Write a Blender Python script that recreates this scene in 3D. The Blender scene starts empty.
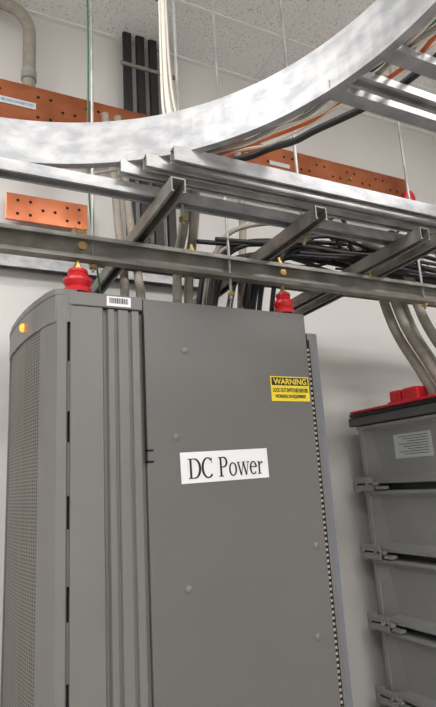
import bpy, bmesh, math, random
from mathutils import Vector, Matrix
random.seed(4)
sc=bpy.context.scene
try: sc.view_settings.view_transform='Standard'
except Exception: pass

# ------------------------------------------------------------ materials
def lin(c):
    return tuple(((v/255)/12.92 if v/255<=.04045 else ((v/255+.055)/1.055)**2.4) for v in c)+(1,)
def mat(name,rgb,rough=.5,metal=0.,noise=0.,nscale=20,bump=0.,bscale=200,rgb2=None,emit=0,stretch=None):
    m=bpy.data.materials.new(name);m.use_nodes=True
    nt=m.node_tree;b=nt.nodes['Principled BSDF']
    b.inputs['Base Color'].default_value=lin(rgb);b.inputs['Roughness'].default_value=rough;b.inputs['Metallic'].default_value=metal
    tc=nt.nodes.new('ShaderNodeTexCoord');mp=nt.nodes.new('ShaderNodeMapping')
    nt.links.new(tc.outputs['Object'],mp.inputs[0])
    if stretch: mp.inputs['Scale'].default_value=stretch
    n=nt.nodes.new('ShaderNodeTexNoise');n.inputs['Scale'].default_value=nscale;n.inputs['Detail'].default_value=5
    nt.links.new(mp.outputs[0],n.inputs['Vector'])
    cr=nt.nodes.new('ShaderNodeValToRGB')
    a=lin(rgb);c2=lin(rgb2) if rgb2 else tuple(v*(1-noise) for v in a[:3])+(1,)
    cr.color_ramp.elements[0].color=c2;cr.color_ramp.elements[1].color=a
    cr.color_ramp.elements[0].position=.35;cr.color_ramp.elements[1].position=.65
    nt.links.new(n.outputs['Fac'],cr.inputs[0]);nt.links.new(cr.outputs[0],b.inputs['Base Color'])
    if bump:
        n2=nt.nodes.new('ShaderNodeTexNoise');n2.inputs['Scale'].default_value=bscale
        nt.links.new(tc.outputs['Object'],n2.inputs['Vector'])
        bp=nt.nodes.new('ShaderNodeBump');bp.inputs['Strength'].default_value=bump;bp.inputs['Distance'].default_value=.002
        nt.links.new(n2.outputs['Fac'],bp.inputs['Height']);nt.links.new(bp.outputs[0],b.inputs['Normal'])
    if emit:
        b.inputs['Emission Color'].default_value=lin(rgb);b.inputs['Emission Strength'].default_value=emit
    return m
M={}
M['wall']=mat('wall_paint',(214,212,209),.8,noise=.04,nscale=2,bump=.15,bscale=300)
M['floor']=mat('floor_vinyl',(188,186,182),.4,noise=.1,nscale=8)
M['cab']=mat('cabinet_grey_paint',(97,95,94),.5,noise=.05,nscale=3,bump=.12,bscale=900)
M['cab2']=mat('cabinet_trim_grey',(109,107,105),.48,noise=.05,nscale=4,bump=.1,bscale=900)
M['blue']=mat('bluegrey_paint',(110,113,122),.5,noise=.04,nscale=3)
M['galv']=mat('galvanized_sheet',(172,172,173),.45,.4,nscale=14,rgb2=(140,141,144),stretch=(1,1,2),bump=.12,bscale=60)
M['steel']=mat('zinc_strut_steel',(176,176,175),.42,.45,nscale=10,rgb2=(140,140,139))
M['dsteel']=mat('dull_strut_steel',(146,143,137),.48,.4,nscale=10,rgb2=(114,111,105))
M['copper']=mat('copper',(200,122,86),.28,.85,nscale=5,rgb2=(158,90,62),bump=.25,bscale=9)
M['black']=mat('black_rubber',(26,26,28),.5)
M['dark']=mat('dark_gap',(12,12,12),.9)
M['red']=mat('red_insulator',(200,34,44),.35)
M['brass']=mat('yellow_zinc_bolt',(176,150,92),.35,.8)
M['white']=mat('white_cable',(214,208,198),.5)
M['beige']=mat('beige_cable_jacket',(156,149,138),.6,noise=.2,nscale=30)
M['orange']=mat('orange_cable',(196,96,50),.5)
M['green']=mat('green_wire',(40,104,66),.5)
M['bluew']=mat('blue_wire',(52,78,140),.5)
M['batt']=mat('battery_grey',(140,140,138),.5,noise=.08,nscale=5)
M['battd']=mat('battery_grey_dark',(84,85,86),.55,noise=.1,nscale=5)
M['paper']=mat('white_paper',(222,222,226),.6)
M['tag']=mat('tag_plastic',(190,196,196),.5)
M['ltgrey']=mat('label_grey',(160,160,158),.6)
M['ink']=mat('black_ink',(14,14,16),.6)
M['yellow']=mat('yellow_label_vinyl',(226,200,40),.45)
M['led']=mat('amber_indicator',(255,130,30),.3,emit=3)
M['tbar']=mat('ceiling_grid_white',(226,225,223),.5)
M['lamp']=mat('lamp_diffuser',(250,250,250),.5,emit=6)
m=mat('ceiling_tile',(214,211,206),.9);nt=m.node_tree;b=nt.nodes['Principled BSDF']
tc=nt.nodes.new('ShaderNodeTexCoord');v=nt.nodes.new('ShaderNodeTexNoise');v.inputs['Scale'].default_value=85;v.inputs['Detail'].default_value=3
nt.links.new(tc.outputs['Object'],v.inputs['Vector'])
cr=nt.nodes.new('ShaderNodeValToRGB');cr.color_ramp.elements[0].color=lin((174,172,169));cr.color_ramp.elements[1].color=lin((230,229,227))
cr.color_ramp.elements[0].position=.32;cr.color_ramp.elements[1].position=.42
nt.links.new(v.outputs['Fac'],cr.inputs[0]);nt.links.new(cr.outputs[0],b.inputs['Base Color']);M['tile']=m
m=mat('perforated_mesh',(130,126,120),.5);nt=m.node_tree;b=nt.nodes['Principled BSDF']
tc=nt.nodes.new('ShaderNodeTexCoord');sp=nt.nodes.new('ShaderNodeSeparateXYZ');nt.links.new(tc.outputs['Object'],sp.inputs[0])
def mth(op,a,bb=None):
    n=nt.nodes.new('ShaderNodeMath');n.operation=op
    for i,x in enumerate((a,bb)):
        if x is None: continue
        if isinstance(x,(int,float)): n.inputs[i].default_value=x
        else: nt.links.new(x,n.inputs[i])
    return n.outputs[0]
u=mth('MULTIPLY',sp.outputs['Y'],200.);w=mth('MULTIPLY',sp.outputs['Z'],290.)
pat=mth('MULTIPLY',mth('SINE',mth('ADD',u,w)),mth('SINE',mth('SUBTRACT',u,w)))
cr=nt.nodes.new('ShaderNodeValToRGB');cr.color_ramp.elements[0].color=lin((110,106,100));cr.color_ramp.elements[1].color=lin((42,40,38))
cr.color_ramp.elements[0].position=.0;cr.color_ramp.elements[1].position=.35
nt.links.new(pat,cr.inputs[0]);nt.links.new(cr.outputs[0],b.inputs['Base Color']);M['mesh']=m

# ------------------------------------------------------------ helpers
def empty(name,loc=(0,0,0)):
    e=bpy.data.objects.new(name,None);sc.collection.objects.link(e);e.empty_display_size=.1
    e.location=loc;return e
def link(o,par):
    sc.collection.objects.link(o)
    if par is not None:
        o.parent=par;o.matrix_parent_inverse=Matrix.Translation(-Vector(par.location))
    return o
def meshobj(name,vs,fs,mt,par=None,smooth=False,bevel=0):
    me=bpy.data.meshes.new(name);me.from_pydata([tuple(v) for v in vs],[],fs);me.update()
    bm=bmesh.new();bm.from_mesh(me);bmesh.ops.recalc_face_normals(bm,faces=bm.faces);bm.to_mesh(me);bm.free()
    if smooth:
        for p in me.polygons:p.use_smooth=True
    me.materials.append(M[mt]);o=bpy.data.objects.new(name,me);link(o,par)
    if bevel:
        md=o.modifiers.new('bevel','BEVEL');md.width=bevel;md.segments=2;md.limit_method='ANGLE'
    return o
BF=[(0,1,3,2),(4,6,7,5),(0,4,5,1),(2,3,7,6),(0,2,6,4),(1,5,7,3)]
def bv(x0,x1,y0,y1,z0,z1): return [Vector((x,y,z)) for x in (x0,x1) for y in (y0,y1) for z in (z0,z1)]
def box(name,x0,x1,y0,y1,z0,z1,mt,par=None,bevel=0): return meshobj(name,bv(x0,x1,y0,y1,z0,z1),BF,mt,par,bevel=bevel)
def boxes(name,lst,mt,par=None,bevel=0):
    vs=[];fs=[]
    for b_ in lst:
        n=len(vs);vs+=bv(*b_);fs+=[tuple(i+n for i in f_) for f_ in BF]
    return meshobj(name,vs,fs,mt,par,bevel=bevel)
def frame(p0,p1):
    p0=Vector(p0);p1=Vector(p1);d=(p1-p0);L=d.length;d.normalize()
    up=Vector((0,0,1)) if abs(d.z)<.95 else Vector((0,1,0))
    s=up.cross(d).normalized();u_=d.cross(s)
    return p0,d,s,u_,L
def extr(name,prof,p0,p1,mt,par=None,closed=True,bevel=0):
    p0,d,s,u_,L=frame(p0,p1);n=len(prof)
    vs=[p0+s*a+u_*c for a,c in prof]+[p0+d*L+s*a+u_*c for a,c in prof]
    fs=[(i,(i+1)%n,(i+1)%n+n,i+n) for i in range(n if closed else n-1)]
    if closed: fs+=[tuple(range(n)),tuple(range(2*n-1,n-1,-1))]
    return meshobj(name,vs,fs,mt,par,bevel=bevel)
def channel(name,p0,p1,w=.041,h=.041,face='down',mt='steel',par=None,t=.004,lip=.009):
    W=w/2;pr=[(-W,0),(-W,h),(W,h),(W,0),(W-lip,0),(W-lip,t),(W-t,t),(W-t,h-t),(-W+t,h-t),(-W+t,t),(-W+lip,t),(-W+lip,0)]
    if face=='up': pr=[(a,h-c) for a,c in pr]
    if face in('neg','pos'):
        sg=1 if face=='pos' else -1
        pr=[(sg*(h/2-c),a+W) for a,c in pr]
    return extr(name,pr,p0,p1,mt,par)
def tube(name,pts,r,mt,par=None,smooth=True):
    cu=bpy.data.curves.new(name,'CURVE');cu.dimensions='3D';cu.bevel_depth=r;cu.bevel_resolution=3;cu.use_fill_caps=True
    s=cu.splines.new('NURBS' if smooth and len(pts)>2 else 'POLY');s.points.add(len(pts)-1)
    for i,p in enumerate(pts): s.points[i].co=(*p,1)
    if s.type=='NURBS': s.order_u=3;s.use_endpoint_u=True;s.resolution_u=6
    o=bpy.data.objects.new(name,cu);bpy.context.scene.collection.objects.link(o)
    dg=bpy.context.evaluated_depsgraph_get();me=bpy.data.meshes.new_from_object(o.evaluated_get(dg))
    bpy.data.objects.remove(o);me.name=name;me.materials.clear();me.materials.append(M[mt])
    for p in me.polygons:p.use_smooth=True
    o=bpy.data.objects.new(name,me);return link(o,par)
def cyl(name,p0,p1,r,mt,par=None,n=20,r2=None):
    p0,d,s,u_,L=frame(p0,p1);r2=r if r2 is None else r2;vs=[]
    for q,rr in((p0,r),(p0+d*L,r2)): vs+=[q+(s*math.cos(a)+u_*math.sin(a))*rr for a in [2*math.pi*i/n for i in range(n)]]
    fs=[(i,(i+1)%n,(i+1)%n+n,i+n) for i in range(n)]+[tuple(range(n)),tuple(range(2*n-1,n-1,-1))]
    return meshobj(name,vs,fs,mt,par)
def lathe(name,prof,c,mt,par=None,n=28,axis='z'):
    vs=[];fs=[];c=Vector(c)
    for r_,z in prof:
        for i in range(n):
            a=2*math.pi*i/n
            q=(r_*math.cos(a),r_*math.sin(a),z)
            if axis=='y': q=(q[0],z,q[1])
            if axis=='x': q=(z,q[0],q[1])
            vs.append(c+Vector(q))
    k=len(prof)
    for j in range(k-1):
        for i in range(n): fs.append((j*n+i,j*n+(i+1)%n,(j+1)*n+(i+1)%n,(j+1)*n+i))
    fs+=[tuple(range(n)),tuple(range((k-1)*n,k*n))]
    o=meshobj(name,vs,fs,mt,par,smooth=True)
    md=o.modifiers.new('es','EDGE_SPLIT');md.split_angle=math.radians(40);return o
def textobj(name,s,width,height,c,mt,par,off=.012):
    cu=bpy.data.curves.new(name,'FONT');cu.body=s;cu.size=1;cu.offset=off
    o=bpy.data.objects.new(name,cu);sc.collection.objects.link(o)
    dg=bpy.context.evaluated_depsgraph_get();me=bpy.data.meshes.new_from_object(o.evaluated_get(dg));bpy.data.objects.remove(o)
    xs=[v.co.x for v in me.vertices];ys=[v.co.y for v in me.vertices]
    cx,cy=(max(xs)+min(xs))/2,(max(ys)+min(ys))/2;sx=width/(max(xs)-min(xs));sy=height/(max(ys)-min(ys))
    for v in me.vertices:
        a,b_=(v.co.x-cx)*sx,(v.co.y-cy)*sy
        v.co=(c[0]+a,c[1],c[2]+b_)
    me.name=name;me.materials.clear();me.materials.append(M[mt]);o=bpy.data.objects.new(name,me);return link(o,par)

# ------------------------------------------------------------ room
XL,XR,YF,YB,H=-2.2,3.5,-2.4,2.5,3.88
box('floor',XL,XR,YF,YB,-.1,0,'floor')
box('wall_back',XL,XR,YB,YB+.1,0,H,'wall')
box('wall_front',XL,XR,YF-.1,YF,0,H,'wall')
box('wall_left',XL-.1,XL,YF,YB,0,H,'wall')
box('wall_right',XR,XR+.1,YF,YB,0,H,'wall')
ce=empty('ceiling',(0,0,H))
box('tiles',XL,XR,YF,YB,H,H+.08,'tile',ce)
gl=[]
y=YB-.36
while y>YF: gl.append((XL,XR,y-.012,y+.012,H-.006,H+.01));y-=.6
x=.42-.6*4
while x<XR:
    if x>XL: gl.append((x-.012,x+.012,YF,YB,H-.005,H+.01))
    x+=1.2
boxes('grid_bars',gl,'tbar',ce)
boxes('wall_angle',[(XL,XR,YB-.025,YB,H-.012,H),(XR-.025,XR,YF,YB,H-.012,H)],'tbar',ce)
for i,(lx,ly,pw) in enumerate([(-.9,-.9,53),(.9,-.9,53),(2.7,-.3,50),(-1.3,1.0,40)]):
    l=empty('ceiling_light',(lx,ly,H))
    box('housing',lx-.6,lx+.6,ly-.3,ly+.3,H-.03,H-.001,'tbar',l,bevel=.004)
    box('diffuser',lx-.57,lx+.57,ly-.27,ly+.27,H-.036,H-.031,'lamp',l)
    ld=bpy.data.lights.new('tube_light','AREA');ld.shape='RECTANGLE';ld.size=1.1;ld.size_y=.5;ld.energy=pw;ld.color=(1,.985,.965)
    lo=bpy.data.objects.new('tube_light',ld);link(lo,l);lo.location=(lx,ly,H-.05)

# ------------------------------------------------------------ power cabinet
cb=empty('power_cabinet',(.75,1.95,0))
X0,X1,Y0,Y1,T=.333,1.2,1.64,2.3,2.1
box('carcass',X0+.014,X1-.004,Y0+.03,Y1,0.0,T-.006,'cab',cb)
box('side_panel',.572,X1,Y0,Y0+.03,.02,T-.004,'cab',cb,bevel=.003)
box('top_cap',X0,.57,Y0,Y1-.01,2.055,T,'cab2',cb,bevel=.004)
box('top_lid',.571,X1-.002,Y0+.03,Y1-.01,T-.006,T+.006,'cab2',cb,bevel=.003)
pr=[(.341,.03),(.341,0),(.438,0),(.444,.014),(.452,.014),(.458,.002),(.476,.002),(.480,.010),(.486,.010),(.49,.002),(.52,.002),(.524,.010),(.53,.010),(.534,.002),(.556,.002),(.56,.016),(.571,.016)]
n=len(pr);vs=[(a,Y0+d,.02) for a,d in pr]+[(a,Y0+d,2.052) for a,d in pr]
meshobj('ribbed_trim',vs,[(i,i+1,i+1+n,i+n) for i in range(n-1)],'cab2',cb)
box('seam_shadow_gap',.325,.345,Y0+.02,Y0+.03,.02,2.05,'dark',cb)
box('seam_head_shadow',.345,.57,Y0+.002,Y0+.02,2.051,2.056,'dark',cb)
boxes('hinge_tabs',[(.3335,.342,Y0+.006,Y0+.02,z,z+.15) for z in [.05+.24*i for i in range(8)]],'cab',cb)
boxes('latch_slot',[(.5665,.5725,Y0-.0015,Y0+.004,1.61,2.04),(.566,.592,Y0-.0015,Y0+.004,1.607,1.613),(.566,.592,Y0-.0015,Y0+.004,1.573,1.579),(.5665,.5725,Y0-.0015,Y0+.004,1.573,1.61)],'dark',cb)
for i,(a,c) in enumerate([(.71,1.93),(.67,1.65),(1.16,1.28),(1.135,1.0),(.69,1.2),(.62,2.075),(.8,2.08),(1.05,2.085)]):
    lathe('screw_%d'%i,[(.0001,-.005),(.007,-.0045),(.011,-.002),(.011,0)] if i<5 else [(.0001,-.002),(.003,-.002),(.004,0)],(a,Y0,c),'cab2',cb,n=16,axis='y')
box('edge_strip',X1,X1+.020,Y0+.012,Y0+.03,.02,2.0,'dark',cb)
boxes('edge_strip_teeth',[(X1+.006,X1+.014,Y0+.009,Y0+.013,z,z+.008) for z in [.05+.018*i for i in range(107)]],'ltgrey',cb)
arc=[(.325,1.642),(.303,1.652),(.284,1.70),(.262,1.80),(.246,1.90),(.237,2.0),(.232,2.1),(.234,2.2),(.244,2.26),(.29,2.3)]
def wallstrip(name,pts,z0,z1,mt,thick=.012,off=0.):
    vs=[];k=len(pts)
    for z in(z0,z1):
        for (a,c) in pts: vs.append((a-off,c,z))
        for (a,c) in reversed(pts): vs.append((a-off+thick,c,z))
    m_=2*k;fs=[(i,(i+1)%m_,(i+1)%m_+m_,i+m_) for i in range(m_)]+[tuple(range(m_)),tuple(range(2*m_-1,m_-1,-1))]
    return meshobj(name,vs,fs,mt,cb)
wallstrip('door_mesh',arc[2:9],.1,2.01,'mesh',.006)
meshobj('door_stile_hinge',[(a,c,z) for z in(.03,2.05) for a,c in((.334,1.648),(.329,1.641),(.303,1.646),(.278,1.71),(.270,1.755),(.29,1.755),(.334,1.70))],[(i,(i+1)%7,(i+1)%7+7,i+7) for i in range(7)]+[tuple(range(7)),tuple(range(13,6,-1))],'cab2',cb)
wallstrip('door_stile_latch',[(.232,2.17),(.234,2.2),(.244,2.26),(.29,2.3)],.03,2.05,'cab2',.02,.004)
wallstrip('door_head_rail',arc,2.0,2.085,'cab2',.03,.006)
wallstrip('door_kick_rail',arc,.03,.12,'cab2',.03,.006)
cap=[(a-.008,c) for a,c in arc]+[(.36,2.3),(.36,1.642)]
k=len(cap);meshobj('door_top_cap',[(a,c,2.085) for a,c in cap]+[(a,c,2.104) for a,c in cap],[(i,(i+1)%k,(i+1)%k+k,i+k) for i in range(k)]+[tuple(range(k)),tuple(range(2*k-1,k-1,-1))],'cab2',cb)
lathe('status_lamp',[(.014,0),(.014,-.006),(.009,-.012),(.0001,-.014)],(.240,1.90,2.045),'led',cb,n=16,axis='x')
nb=empty('equipment_cabinet',(1.28,2.0,0))
box('side_skin',1.224,1.31,1.72,2.3,0,2.05,'blue',nb,bevel=.004)
box('edge_post',1.222,1.245,1.665,1.72,0,2.03,'cab2',nb,bevel=.003)

# ------------------------------------------------------------ labels
sg=empty('dc_power_sign',(.835,Y0-.002,1.557))
box('sheet',.679,.994,Y0-.0022,Y0-.0006,1.508,1.604,'paper',sg)
segs=[]
def stroke(pts,ws):
    pts=[Vector(p) for p in pts];k=len(pts)
    if isinstance(ws,(int,float)): ws=[ws]*k
    L=[];R_=[]
    for i,p in enumerate(pts):
        d=(pts[min(i+1,k-1)]-pts[max(i-1,0)]).normalized();nn=Vector((-d.y,d.x))
        L.append(p+nn*ws[i]/2);R_.append(p-nn*ws[i]/2)
    segs.append((L,R_))
def arcp(cx,cy,rx,ry,a0,a1,n=18): return [(cx+rx*math.cos(math.radians(a0+(a1-a0)*i/n)),cy+ry*math.sin(math.radians(a0+(a1-a0)*i/n))) for i in range(n+1)]
def wv(n,thin,thick,a0,a1): return [thin+(thick-thin)*abs(math.cos(math.radians(a0+(a1-a0)*i/n)))**1.5 for i in range(n+1)]
TH,TK=.04,.11
ox=0
def D():
    stroke([(ox+.16,0),(ox+.16,.66)],TK);stroke([(ox+.02,.014),(ox+.36,.014)],.032);stroke([(ox+.02,.646),(ox+.36,.646)],.032)
    stroke([(ox+.34,.65)]+arcp(ox+.34,.331,.31,.319,88,-88)+[(ox+.34,.012)],[TH]+wv(18,TH,TK+.015,88,-88)+[TH])
def Cc():
    a=arcp(ox+.36,.33,.29,.33,48,318);stroke(a,wv(18,TH,TK+.015,48,318));stroke([(ox+.575,.47),(ox+.575,.67)],.03)
def Pp():
    stroke([(ox+.15,0),(ox+.15,.66)],TK);stroke([(ox+.02,.014),(ox+.28,.014)],.032);stroke([(ox+.02,.646),(ox+.3,.646)],.032)
    stroke([(ox+.28,.65)]+arcp(ox+.28,.485,.2,.165,88,-88)+[(ox+.17,.32)],[TH]+wv(18,TH,TK,88,-88)+[TH])
def oo(): stroke(arcp(ox+.24,.225,.18,.215,0,360,28),wv(28,TH,.095,0,360))
def ww():
    for a,c,w_ in((.05,.2,.085),(.2,.34,.035),(.34,.5,.085),(.5,.63,.035)):
        up=a in(.05,.34);stroke([(ox+a,.44 if up else 0),(ox+c,0 if up else .44)],w_)
    for a in(.06,.36,.62): stroke([(ox+a-.08,.445),(ox+a+.08,.445)],.03)
def ee():
    a=arcp(ox+.22,.225,.17,.215,5,320);stroke(a,wv(18,TH,.095,5,320));stroke([(ox+.06,.26),(ox+.4,.26)],.035)
def rr():
    stroke([(ox+.12,0),(ox+.12,.44)],.09);stroke([(ox+.02,.014),(ox+.24,.014)],.03);stroke([(ox+.02,.43),(ox+.12,.43)],.03)
    stroke([(ox+.16,.3),(ox+.21,.39),(ox+.28,.41),(ox+.33,.38)],[.03,.05,.06,.08])
for fn,adv in((D,.72),(Cc,.92),(Pp,.58),(oo,.5),(ww,.7),(ee,.44),(rr,.36)): fn();ox+=adv
vs=[];fs=[];s_=.272/ox
for L,R_ in segs:
    n0=len(vs);k=len(L)
    for p_ in L+R_: vs.append((.702+p_.x*s_,Y0-.0032,1.522+p_.y*s_*1.44))
    fs+=[(n0+i,n0+i+1,n0+k+i+1,n0+k+i) for i in range(k-1)]
meshobj('lettering',vs,fs,'ink',sg)
sg.rotation_euler=(0,-math.radians(1.2),0)

wl=empty('warning_label',(1.11,Y0-.002,1.81))
box('sticker',1.03,1.19,Y0-.002,Y0-.0006,1.768,1.856,'yellow',wl)
box('header_band',1.034,1.186,Y0-.0026,Y0-.002,1.824,1.852,'ink',wl)
textobj('header_text','WARNING',.138,.021,(1.11,Y0-.003,1.838),'yellow',wl,.02)
textobj('line_1','LOCK OUT SWITCHES BEFORE',.146,.015,(1.11,Y0-.003,1.807),'ink',wl,.03)
textobj('line_2','WORKING ON EQUIPMENT',.13,.015,(1.11,Y0-.003,1.784),'ink',wl,.03)
bl=empty('barcode_label',(.49,Y0-.002,2.075))
box('sticker',.452,.53,Y0-.002,Y0-.0006,2.061,2.093,'paper',bl)
bs=[];x=.46
while x<.52:
    w_=random.choice((.0015,.0025,.004));bs.append((x,x+w_,Y0-.0026,Y0-.002,2.070,2.088));x+=w_+random.choice((.0012,.002))
boxes('bars',bs,'ink',bl)

# ------------------------------------------------------------ red standoff insulators
def insulator(x,y,z,s=1):
    e=empty('standoff_insulator',(x,y,z))
    P_=[(.024,0),(.042,.004),(.045,.016),(.034,.026),(.040,.032),(.047,.042),(.045,.052),(.033,.060),(.029,.070),(.033,.074),(.031,.083),(.018,.086)]
    lathe('body',[(a*s,c) for a,c in P_],(x,y,z),'red',e)
    lathe('washer',[(.02*s,.086),(.02*s,.092),(.012*s,.0925),(.012*s,.104),(.007*s,.105),(.007*s,.118)],(x,y,z),'brass',e,n=6)
    return e
insulator(.375,1.70,2.107);insulator(1.155,1.70,2.107,.85)

# ------------------------------------------------------------ struts
def strut(p0,p1,**k):
    e=empty('strut_channel',tuple((Vector(p0)+Vector(p1))/2));channel('channel',p0,p1,par=e,**k);return e
main=strut((-1.2,1.70,2.227),(3.3,1.70,2.227),w=.083,h=.041,face='neg',mt='dsteel',lip=.014)
def bolt(x,y,z,par,r=.014):
    lathe('bolt',[(r*1.4,0),(r*1.4,.003),(r,.004),(r,.014),(.006,.015),(.006,.028)],(x,y,z),'brass',par,n=6)
for bx in(.365,.395,.78,1.15,1.6): bolt(bx,1.70,2.311,main,.011)
for bx in(.385,1.15): lathe('nut',[(.015,-.01),(.015,0),(.006,0)],(bx,1.685,2.27),'brass',main,n=6,axis='y')
for X in(.58,1.08,1.54,1.64): strut((X,1.33,2.315),(X,2.495,2.315),mt='dsteel',w=.045,h=.045)
strut((-1.2,1.49,2.365),(3.0,1.49,2.365),w=.05,h=.035,mt='galv')
strut((-1.2,2.46,2.475),(1.3,2.46,2.475),w=.06,h=.07,mt='galv')
strut((.5,2.05,2.365),(3.0,2.05,2.365),mt='dsteel')
lr=empty('ladder_rack',(1.4,1.4,2.44))
channel('stringer_1',(.56,1.32,2.40),(3.0,1.32,2.40),w=.03,h=.045,mt='galv',par=lr)
channel('stringer_2',(.50,1.385,2.405),(3.0,1.385,2.405),w=.03,h=.04,mt='steel',par=lr)
channel('stringer_3',(.44,1.44,2.405),(3.0,1.44,2.405),w=.03,h=.04,mt='steel',par=lr)
for (x,y,z0) in((.43,1.72,2.2),(.66,1.49,2.3),(.93,1.70,2.15),(1.12,1.49,2.3),(1.9,1.70,2.2)):
    e=empty('threaded_rod',(x,y,z0));cyl('rod',(x,y,z0),(x,y,H),.0055,'steel',e,n=10)
    lathe('nut_lower',[(.014,0),(.014,.012),(.006,.012)],(x,y,z0+.012),'brass',e,n=6)
def copperbar(x0,x1,y,z0,z1,off=0):
    e=empty('copper_busbar',((x0+x1)/2,y,(z0+z1)/2))
    box('bar',x0,x1,y,y+.012,z0,z1,'copper',e,bevel=.002)
    hv=[];hf=[];h=z1-z0;x=x0+.05;i=0
    while x<x1-.03:
        for zz in((z0+h*.25,z0+h*.75) if i%4<2 else (z0+h*.5,)):
            n0=len(hv);hv+=[(x+.0075*math.cos(t*math.pi/6),y-.0012,zz+.0075*math.sin(t*math.pi/6)) for t in range(12)];hf.append(tuple(range(n0,n0+12)))
        x+=.055;i+=1
    meshobj('bolt_holes',hv,hf,'dark',e)
    return e
cbb=copperbar(-.6,2.56,2.3,3.095,3.30)
for bx in(.1,.75,1.4,2.1): lathe('mount_bolt',[(.0001,-.02),(.012,-.02),(.014,-.004),(.02,-.003),(.02,0)],(bx,2.3,3.2),'brass',cbb,n=6,axis='y')
for bx in(.0,1.2): lathe('wall_standoff',[(.02,.012),(.035,.03),(.035,.17),(.045,.2)],(bx,2.3,3.2),'red',cbb,axis='y')
lathe('end_standoff',[(.03,-.03),(.045,-.02),(.045,.0),(.03,.02),(.045,.05),(.045,.08),(.035,.2)],(2.56,2.3,3.17),'red',cbb,axis='y')
box('tag',.10,.32,2.296,2.2995,3.18,3.212,'tag',cbb)
textobj('tag_text','NOT TO BE DISCONNECTED',.20,.012,(.21,2.2955,3.196),'bluew',cbb)
box('tag_2',1.55,1.68,2.296,2.2995,3.18,3.205,'tag',cbb)
cb2=copperbar(.22,.585,2.44,2.70,2.83)
lathe('wall_standoff',[(.02,.012),(.03,.02),(.03,.06)],(.3,2.44,2.76),'red',cb2,axis='y')

# ------------------------------------------------------------ curved cable tray
tr=empty('curved_cable_tray',(.4,1.1,2.45))
Cx,Cy,Rr,Z0,Z1=0.,.68,.875,2.442,2.58
plan=[(-1.6,Cy+Rr)]+[(Cx+Rr*math.cos(a),Cy+Rr*math.sin(a)) for a in [math.pi/2*(1-i/40) for i in range(41)]]+[(Cx+Rr,-1.2)]
def rail(name,plan,z0,z1,fl,t=.004,mt='galv',outs=1):
    vs=[];k=len(plan);nrm=[]
    for i in range(k):
        d=Vector(plan[min(i+1,k-1)])-Vector(plan[max(i-1,0)]);d.normalize();nrm.append(Vector((-d.y,d.x))*outs)
    prof=[(0,z0),(fl,z0),(fl,z0+t),(t,z0+t),(t,z1-t),(fl,z1-t),(fl,z1),(0,z1)]
    for a,z in prof:
        for i in range(k): vs.append((plan[i][0]+nrm[i].x*a,plan[i][1]+nrm[i].y*a,z))
    m_=len(prof)
    fs=[(j*k+i,j*k+i+1,((j+1)%m_)*k+i+1,((j+1)%m_)*k+i) for j in range(m_) for i in range(k-1)]
    return meshobj(name,vs,fs,mt,tr)
rail('inner_rail',plan,Z0,Z1,.025)
rail('outer_rail',[(1.75,1.25),(1.75,-1.2)],Z0,Z1,.025,outs=-1)
for i,yy in enumerate((.96,.90,.80,.58,.3,.0,-.3,-.6,-.9)):
    xx=Cx+math.sqrt(max(0,Rr**2-max(0,yy-Cy)**2))
    channel('rung_%d'%i,(xx+.005,yy,Z0+.006),(1.745,yy,Z0+.006),w=.04,h=.022,face='down' if i==1 else 'up',mt='steel' if i==1 else 'galv',par=tr)

# ------------------------------------------------------------ cables on the tray
cbn=empty('data_cable_bundle',(.7,1.3,2.5))
def arccable(i,R_,z,mt,r,a0=105):
    pts=[]
    for t in range(15):
        a=math.radians(a0-(a0)*t/14);w=random.uniform(-.012,.012)
        pts.append((Cx+(R_+w)*math.cos(a),Cy+(R_+w)*math.sin(a),z+random.uniform(-.006,.006)))
    pts+= [(Cx+R_+.02,Cy-.3,z),(Cx+R_,Cy-1.2,z)]
    tube('cable_%d'%i,pts,r,mt,cbn)
for i,(R_,z,mt_,r_,a0) in enumerate([(.915,2.485,'orange',.006,62),(.93,2.49,'white',.006,60),(.94,2.505,'orange',.006,55),(.95,2.487,'white',.005,64),(.97,2.486,'beige',.006,60),(.965,2.50,'green',.004,58),(1.0,2.486,'orange',.006,50),(1.07,2.50,'black',.011,48),(1.02,2.49,'white',.004,60),(.985,2.487,'white',.005,66),(.925,2.51,'black',.006,58)]): arccable(i,R_,z,mt_,r_,a0)
for i in range(12):
    a=random.uniform(0,6.28);q=random.uniform(.004,.019);dx,dy=q*math.cos(a),q*math.sin(a)
    tube('drop_%d'%i,[(.585+dx*1.6,1.42+dy,H),(.583+dx,1.42+dy,3.3),(.588+dx*.7,1.42+dy,3.10),(.586+dx,1.42+dy,2.75),(.595+dx*2,1.41+dy,2.58),(.64+dx*2,1.38+dy*2,2.5),(.72,1.30+dy*2,2.485+abs(dy))],.0048,'white' if i%4 else 'beige',cbn)
lathe('tie_wrap',[(.020,0),(.023,.002),(.023,.022),(.020,.024)],(.587,1.42,3.07),'black',cbn)
rs=empty('riser_cables',(.92,2.46,3.5))
for i in range(4):
    xx=.80+.072*i
    extr('riser_%d'%i,[(-.02,-.014),(.02,-.014),(.026,0),(.02,.014),(-.02,.014),(-.026,0)],(xx,2.44,2.55),(xx,2.44,H),'black',rs,bevel=.003)
boxes('clamp_bars',[(.76,1.07,2.415,2.425,3.66,3.68)],'dsteel',rs)
cd=empty('conduit_pipe',(.27,2.4,3.5))
tube('pipe',[(.30,2.4,2.9),(.30,2.4,3.3),(.30,2.4,3.62),(.295,2.4,3.72),(.24,2.4,3.79),(.10,2.4,3.80),(-.8,2.4,3.80)],.03,'beige',cd)
lathe('coupling',[(.03,0),(.036,.004),(.036,.05),(.03,.054)],(.30,2.4,3.40),'steel',cd)
gw=empty('ground_wire',(.42,1.73,3))
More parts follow.
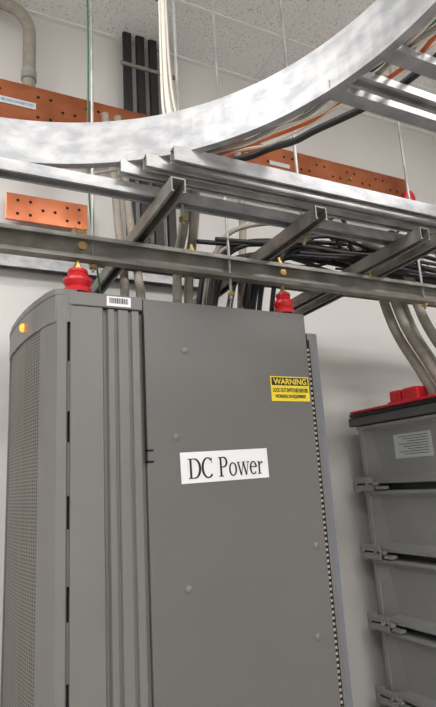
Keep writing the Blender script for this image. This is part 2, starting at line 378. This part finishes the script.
tube('wire',[(.40,2.0,3.83),(.425,1.8,3.75),(.418,1.74,3.5),(.424,1.74,3.0),(.416,1.74,2.6),(.44,1.76,2.3),(.5,1.85,2.11)],.0035,'green',gw)
for pts in ([(.62,2.24,3.2),(.66,2.24,2.9),(.67,2.22,2.6),(.66,2.1,2.35),(.62,2.0,2.1)],
            [(.68,2.24,3.2),(.71,2.24,2.9),(.72,2.2,2.6),(.70,2.05,2.35),(.68,1.95,2.1)],
            [(.70,1.55,2.52),(.76,1.68,2.44),(.80,1.9,2.35),(.82,1.95,2.1)],
            [(.74,1.55,2.52),(.80,1.70,2.42),(.86,1.92,2.33),(.88,1.98,2.1)],
            [(1.32,2.24,3.2),(1.3,2.2,2.8),(1.22,2.1,2.5),(1.1,1.95,2.1)]):
    e=empty('feeder_cable',pts[-1]);tube('jacket',pts,.018,'beige',e);lathe('gland',[(.026,0),(.026,.012),(.019,.016)],(pts[-1][0],pts[-1][1],2.106),'black',e)
bk=empty('power_cable_bundle',(1.2,1.9,2.4))
for i in range(18):
    a=random.uniform(.9,1.17);x2=a+random.uniform(.3,.9);mt_='green' if i in(5,13) else ('beige' if i in(3,9,16) else 'black')
    y_=random.uniform(1.66,1.98);zt_=random.uniform(2.40,2.52)
    tube('power_cable_%d'%i,[(a,y_+.12,2.1),(a+.01,y_+.10,2.25),(a+.04,y_+.05,zt_-.06),(a+.2,y_,zt_),(x2,y_+random.uniform(-.08,.05),zt_),(x2+.6,y_+random.uniform(-.1,.2),2.40),(3.0,y_,2.39)],.005 if mt_=='green' else random.choice((.010,.013,.008)),mt_,bk)
for i in range(14):
    x=random.uniform(1.3,2.1);y=random.uniform(1.62,1.95);q=random.uniform(.07,.16)
    tube('loop_%d'%i,[(x-.5,y+.02,2.38),(x-.12,y,2.39),(x+.0,y+.02,2.50+random.uniform(-.04,.06)),(x+q*.8,y-.02,2.58),(x+q*1.5,y,2.48),(x+q*2.0,y+.05,2.39),(x+q*2+.6,y+.05,2.38)],random.choice((.006,.005,.009)),'white' if i%5==2 else 'black',bk)
bf=empty('battery_feeder_cable',(2.1,1.9,2.1))
for i,(dx,dy) in enumerate(((0,.02),(.0,-.05),(.10,.0),(.05,-.13))):
    tube('lead_%d'%i,[(1.6-dx,1.80+dy,2.47),(1.80,1.88+dy,2.48),(1.94+dx,1.98+dy,2.42),(1.985+dx,2.0+dy,2.30),(2.01+dx,1.97+dy,2.15),(2.05+dx,1.90+dy,1.98),(2.10+dx,1.86+dy,1.82)],.024,'beige',bf)

# ------------------------------------------------------------ battery rack
br=empty('battery_rack',(2.3,1.9,0))
BX,BY0,BY1=2.0,1.42,2.35
ztop=1.75;pitch=.328;hh=.295
box('rack_core',BX+.07,BX+.55,BY0+.02,BY1-.02,0.0,ztop,'battd',br)
i=0
zt=ztop
while zt-hh>0.02:
    z0=zt-hh
    boxes('module_%d_frame'%i,[(BX-.012,BX+.1,BY0,BY1,zt-.018,zt),(BX-.004,BX+.1,BY0,BY1,z0,z0+.018),(BX,BX+.1,BY0,BY0+.03,z0,zt),(BX,BX+.1,BY1-.03,BY1,z0,zt)],'batt',br,bevel=.004)
    a=[(BX+.004,BY0+.02,z0+.012),(BX+.004,BY1-.02,z0+.012),(BX+.004,BY1-.02,zt-.012),(BX+.004,BY0+.02,zt-.012)]
    c=[(BX+.022,BY0+.09,z0+.045),(BX+.022,BY1-.13,z0+.045),(BX+.022,BY1-.08,zt-.035),(BX+.022,BY0+.06,zt-.035)]
    meshobj('module_%d_face'%i,a+c,[(0,1,5,4),(1,2,6,5),(2,3,7,6),(3,0,4,7),(4,5,6,7)],'batt',br)
    boxes('module_%d_bracket'%i,[(BX-.035,BX+.02,BY1-.10,BY1+.05,z0-.008,z0+.008),(BX-.035,BX-.025,BY1-.10,BY1+.05,z0-.035,z0+.035),(BX-.03,BX+.02,BY1+.01,BY1+.045,z0-.045,z0+.03),(BX-.028,BX+.01,BY1-.17,BY1-.11,z0-.028,z0-.012)],'batt',br,bevel=.004)
    for yy in(BY1-.07,BY1+.02,BY1-.13):
        cyl('bolt_%d'%i,(BX-.045,yy,z0+.002),(BX-.024,yy,z0+.002),.009,'steel',br,n=6)
    zt-=pitch;i+=1
box('module_label',BX+.0195,BX+.0215,1.88,2.12,1.57,1.685,'tag',br)
boxes('module_label_print',[(BX+.0185,BX+.0196,1.90,2.09-.03*(k%3),1.67-.012*k,1.673-.012*k) for k in range(8)],'battd',br)
box('top_bar',BX-.02,BX+.3,BY0,BY1+.05,ztop+.005,ztop+.05,'battd',br,bevel=.006)
box('bar_cover_black',BX-.026,BX+.2,BY0,BY1+.03,ztop+.051,ztop+.07,'black',br,bevel=.004)
box('bar_cover',BX-.03,BX+.05,BY0,BY1+.02,ztop+.071,ztop+.083,'red',br,bevel=.004)
for k,(yy,s_) in enumerate(((2.07,.035),(1.97,.05),(1.62,.05))):
    tc_=empty('terminal_cover',(BX+.05,yy,ztop+.084))
    box('cap',BX+.01,BX+.09,yy-s_,yy+s_,ztop+.084,ztop+.15,'red',tc_,bevel=.01)
    box('cap_lip',BX+.0,BX+.1,yy-s_-.006,yy+s_+.006,ztop+.084,ztop+.096,'red',tc_,bevel=.004)

# ------------------------------------------------------------ camera
f=560.;yaw=math.radians(26.9);p=math.atan(130/560);r=math.atan(.058)
F=Vector((math.sin(yaw)*math.cos(p),math.cos(yaw)*math.cos(p),math.sin(p)))
R0=Vector((math.cos(yaw),-math.sin(yaw),0));U0=R0.cross(F)
R=math.cos(r)*R0-math.sin(r)*U0;U=math.sin(r)*R0+math.cos(r)*U0
cd_=bpy.data.cameras.new('camera');cd_.sensor_fit='VERTICAL';cd_.sensor_height=24;cd_.lens=24*f/707;cd_.clip_start=.02
co=bpy.data.objects.new('camera',cd_);sc.collection.objects.link(co)
mw=Matrix((R,U,-F)).transposed().to_4x4();mw.translation=Vector((0,0,1.5));co.matrix_world=mw
sc.camera=co
w=bpy.data.worlds.new('world');sc.world=w;w.use_nodes=True;w.node_tree.nodes['Background'].inputs[0].default_value=(.5,.5,.5,1);w.node_tree.nodes['Background'].inputs[1].default_value=.3
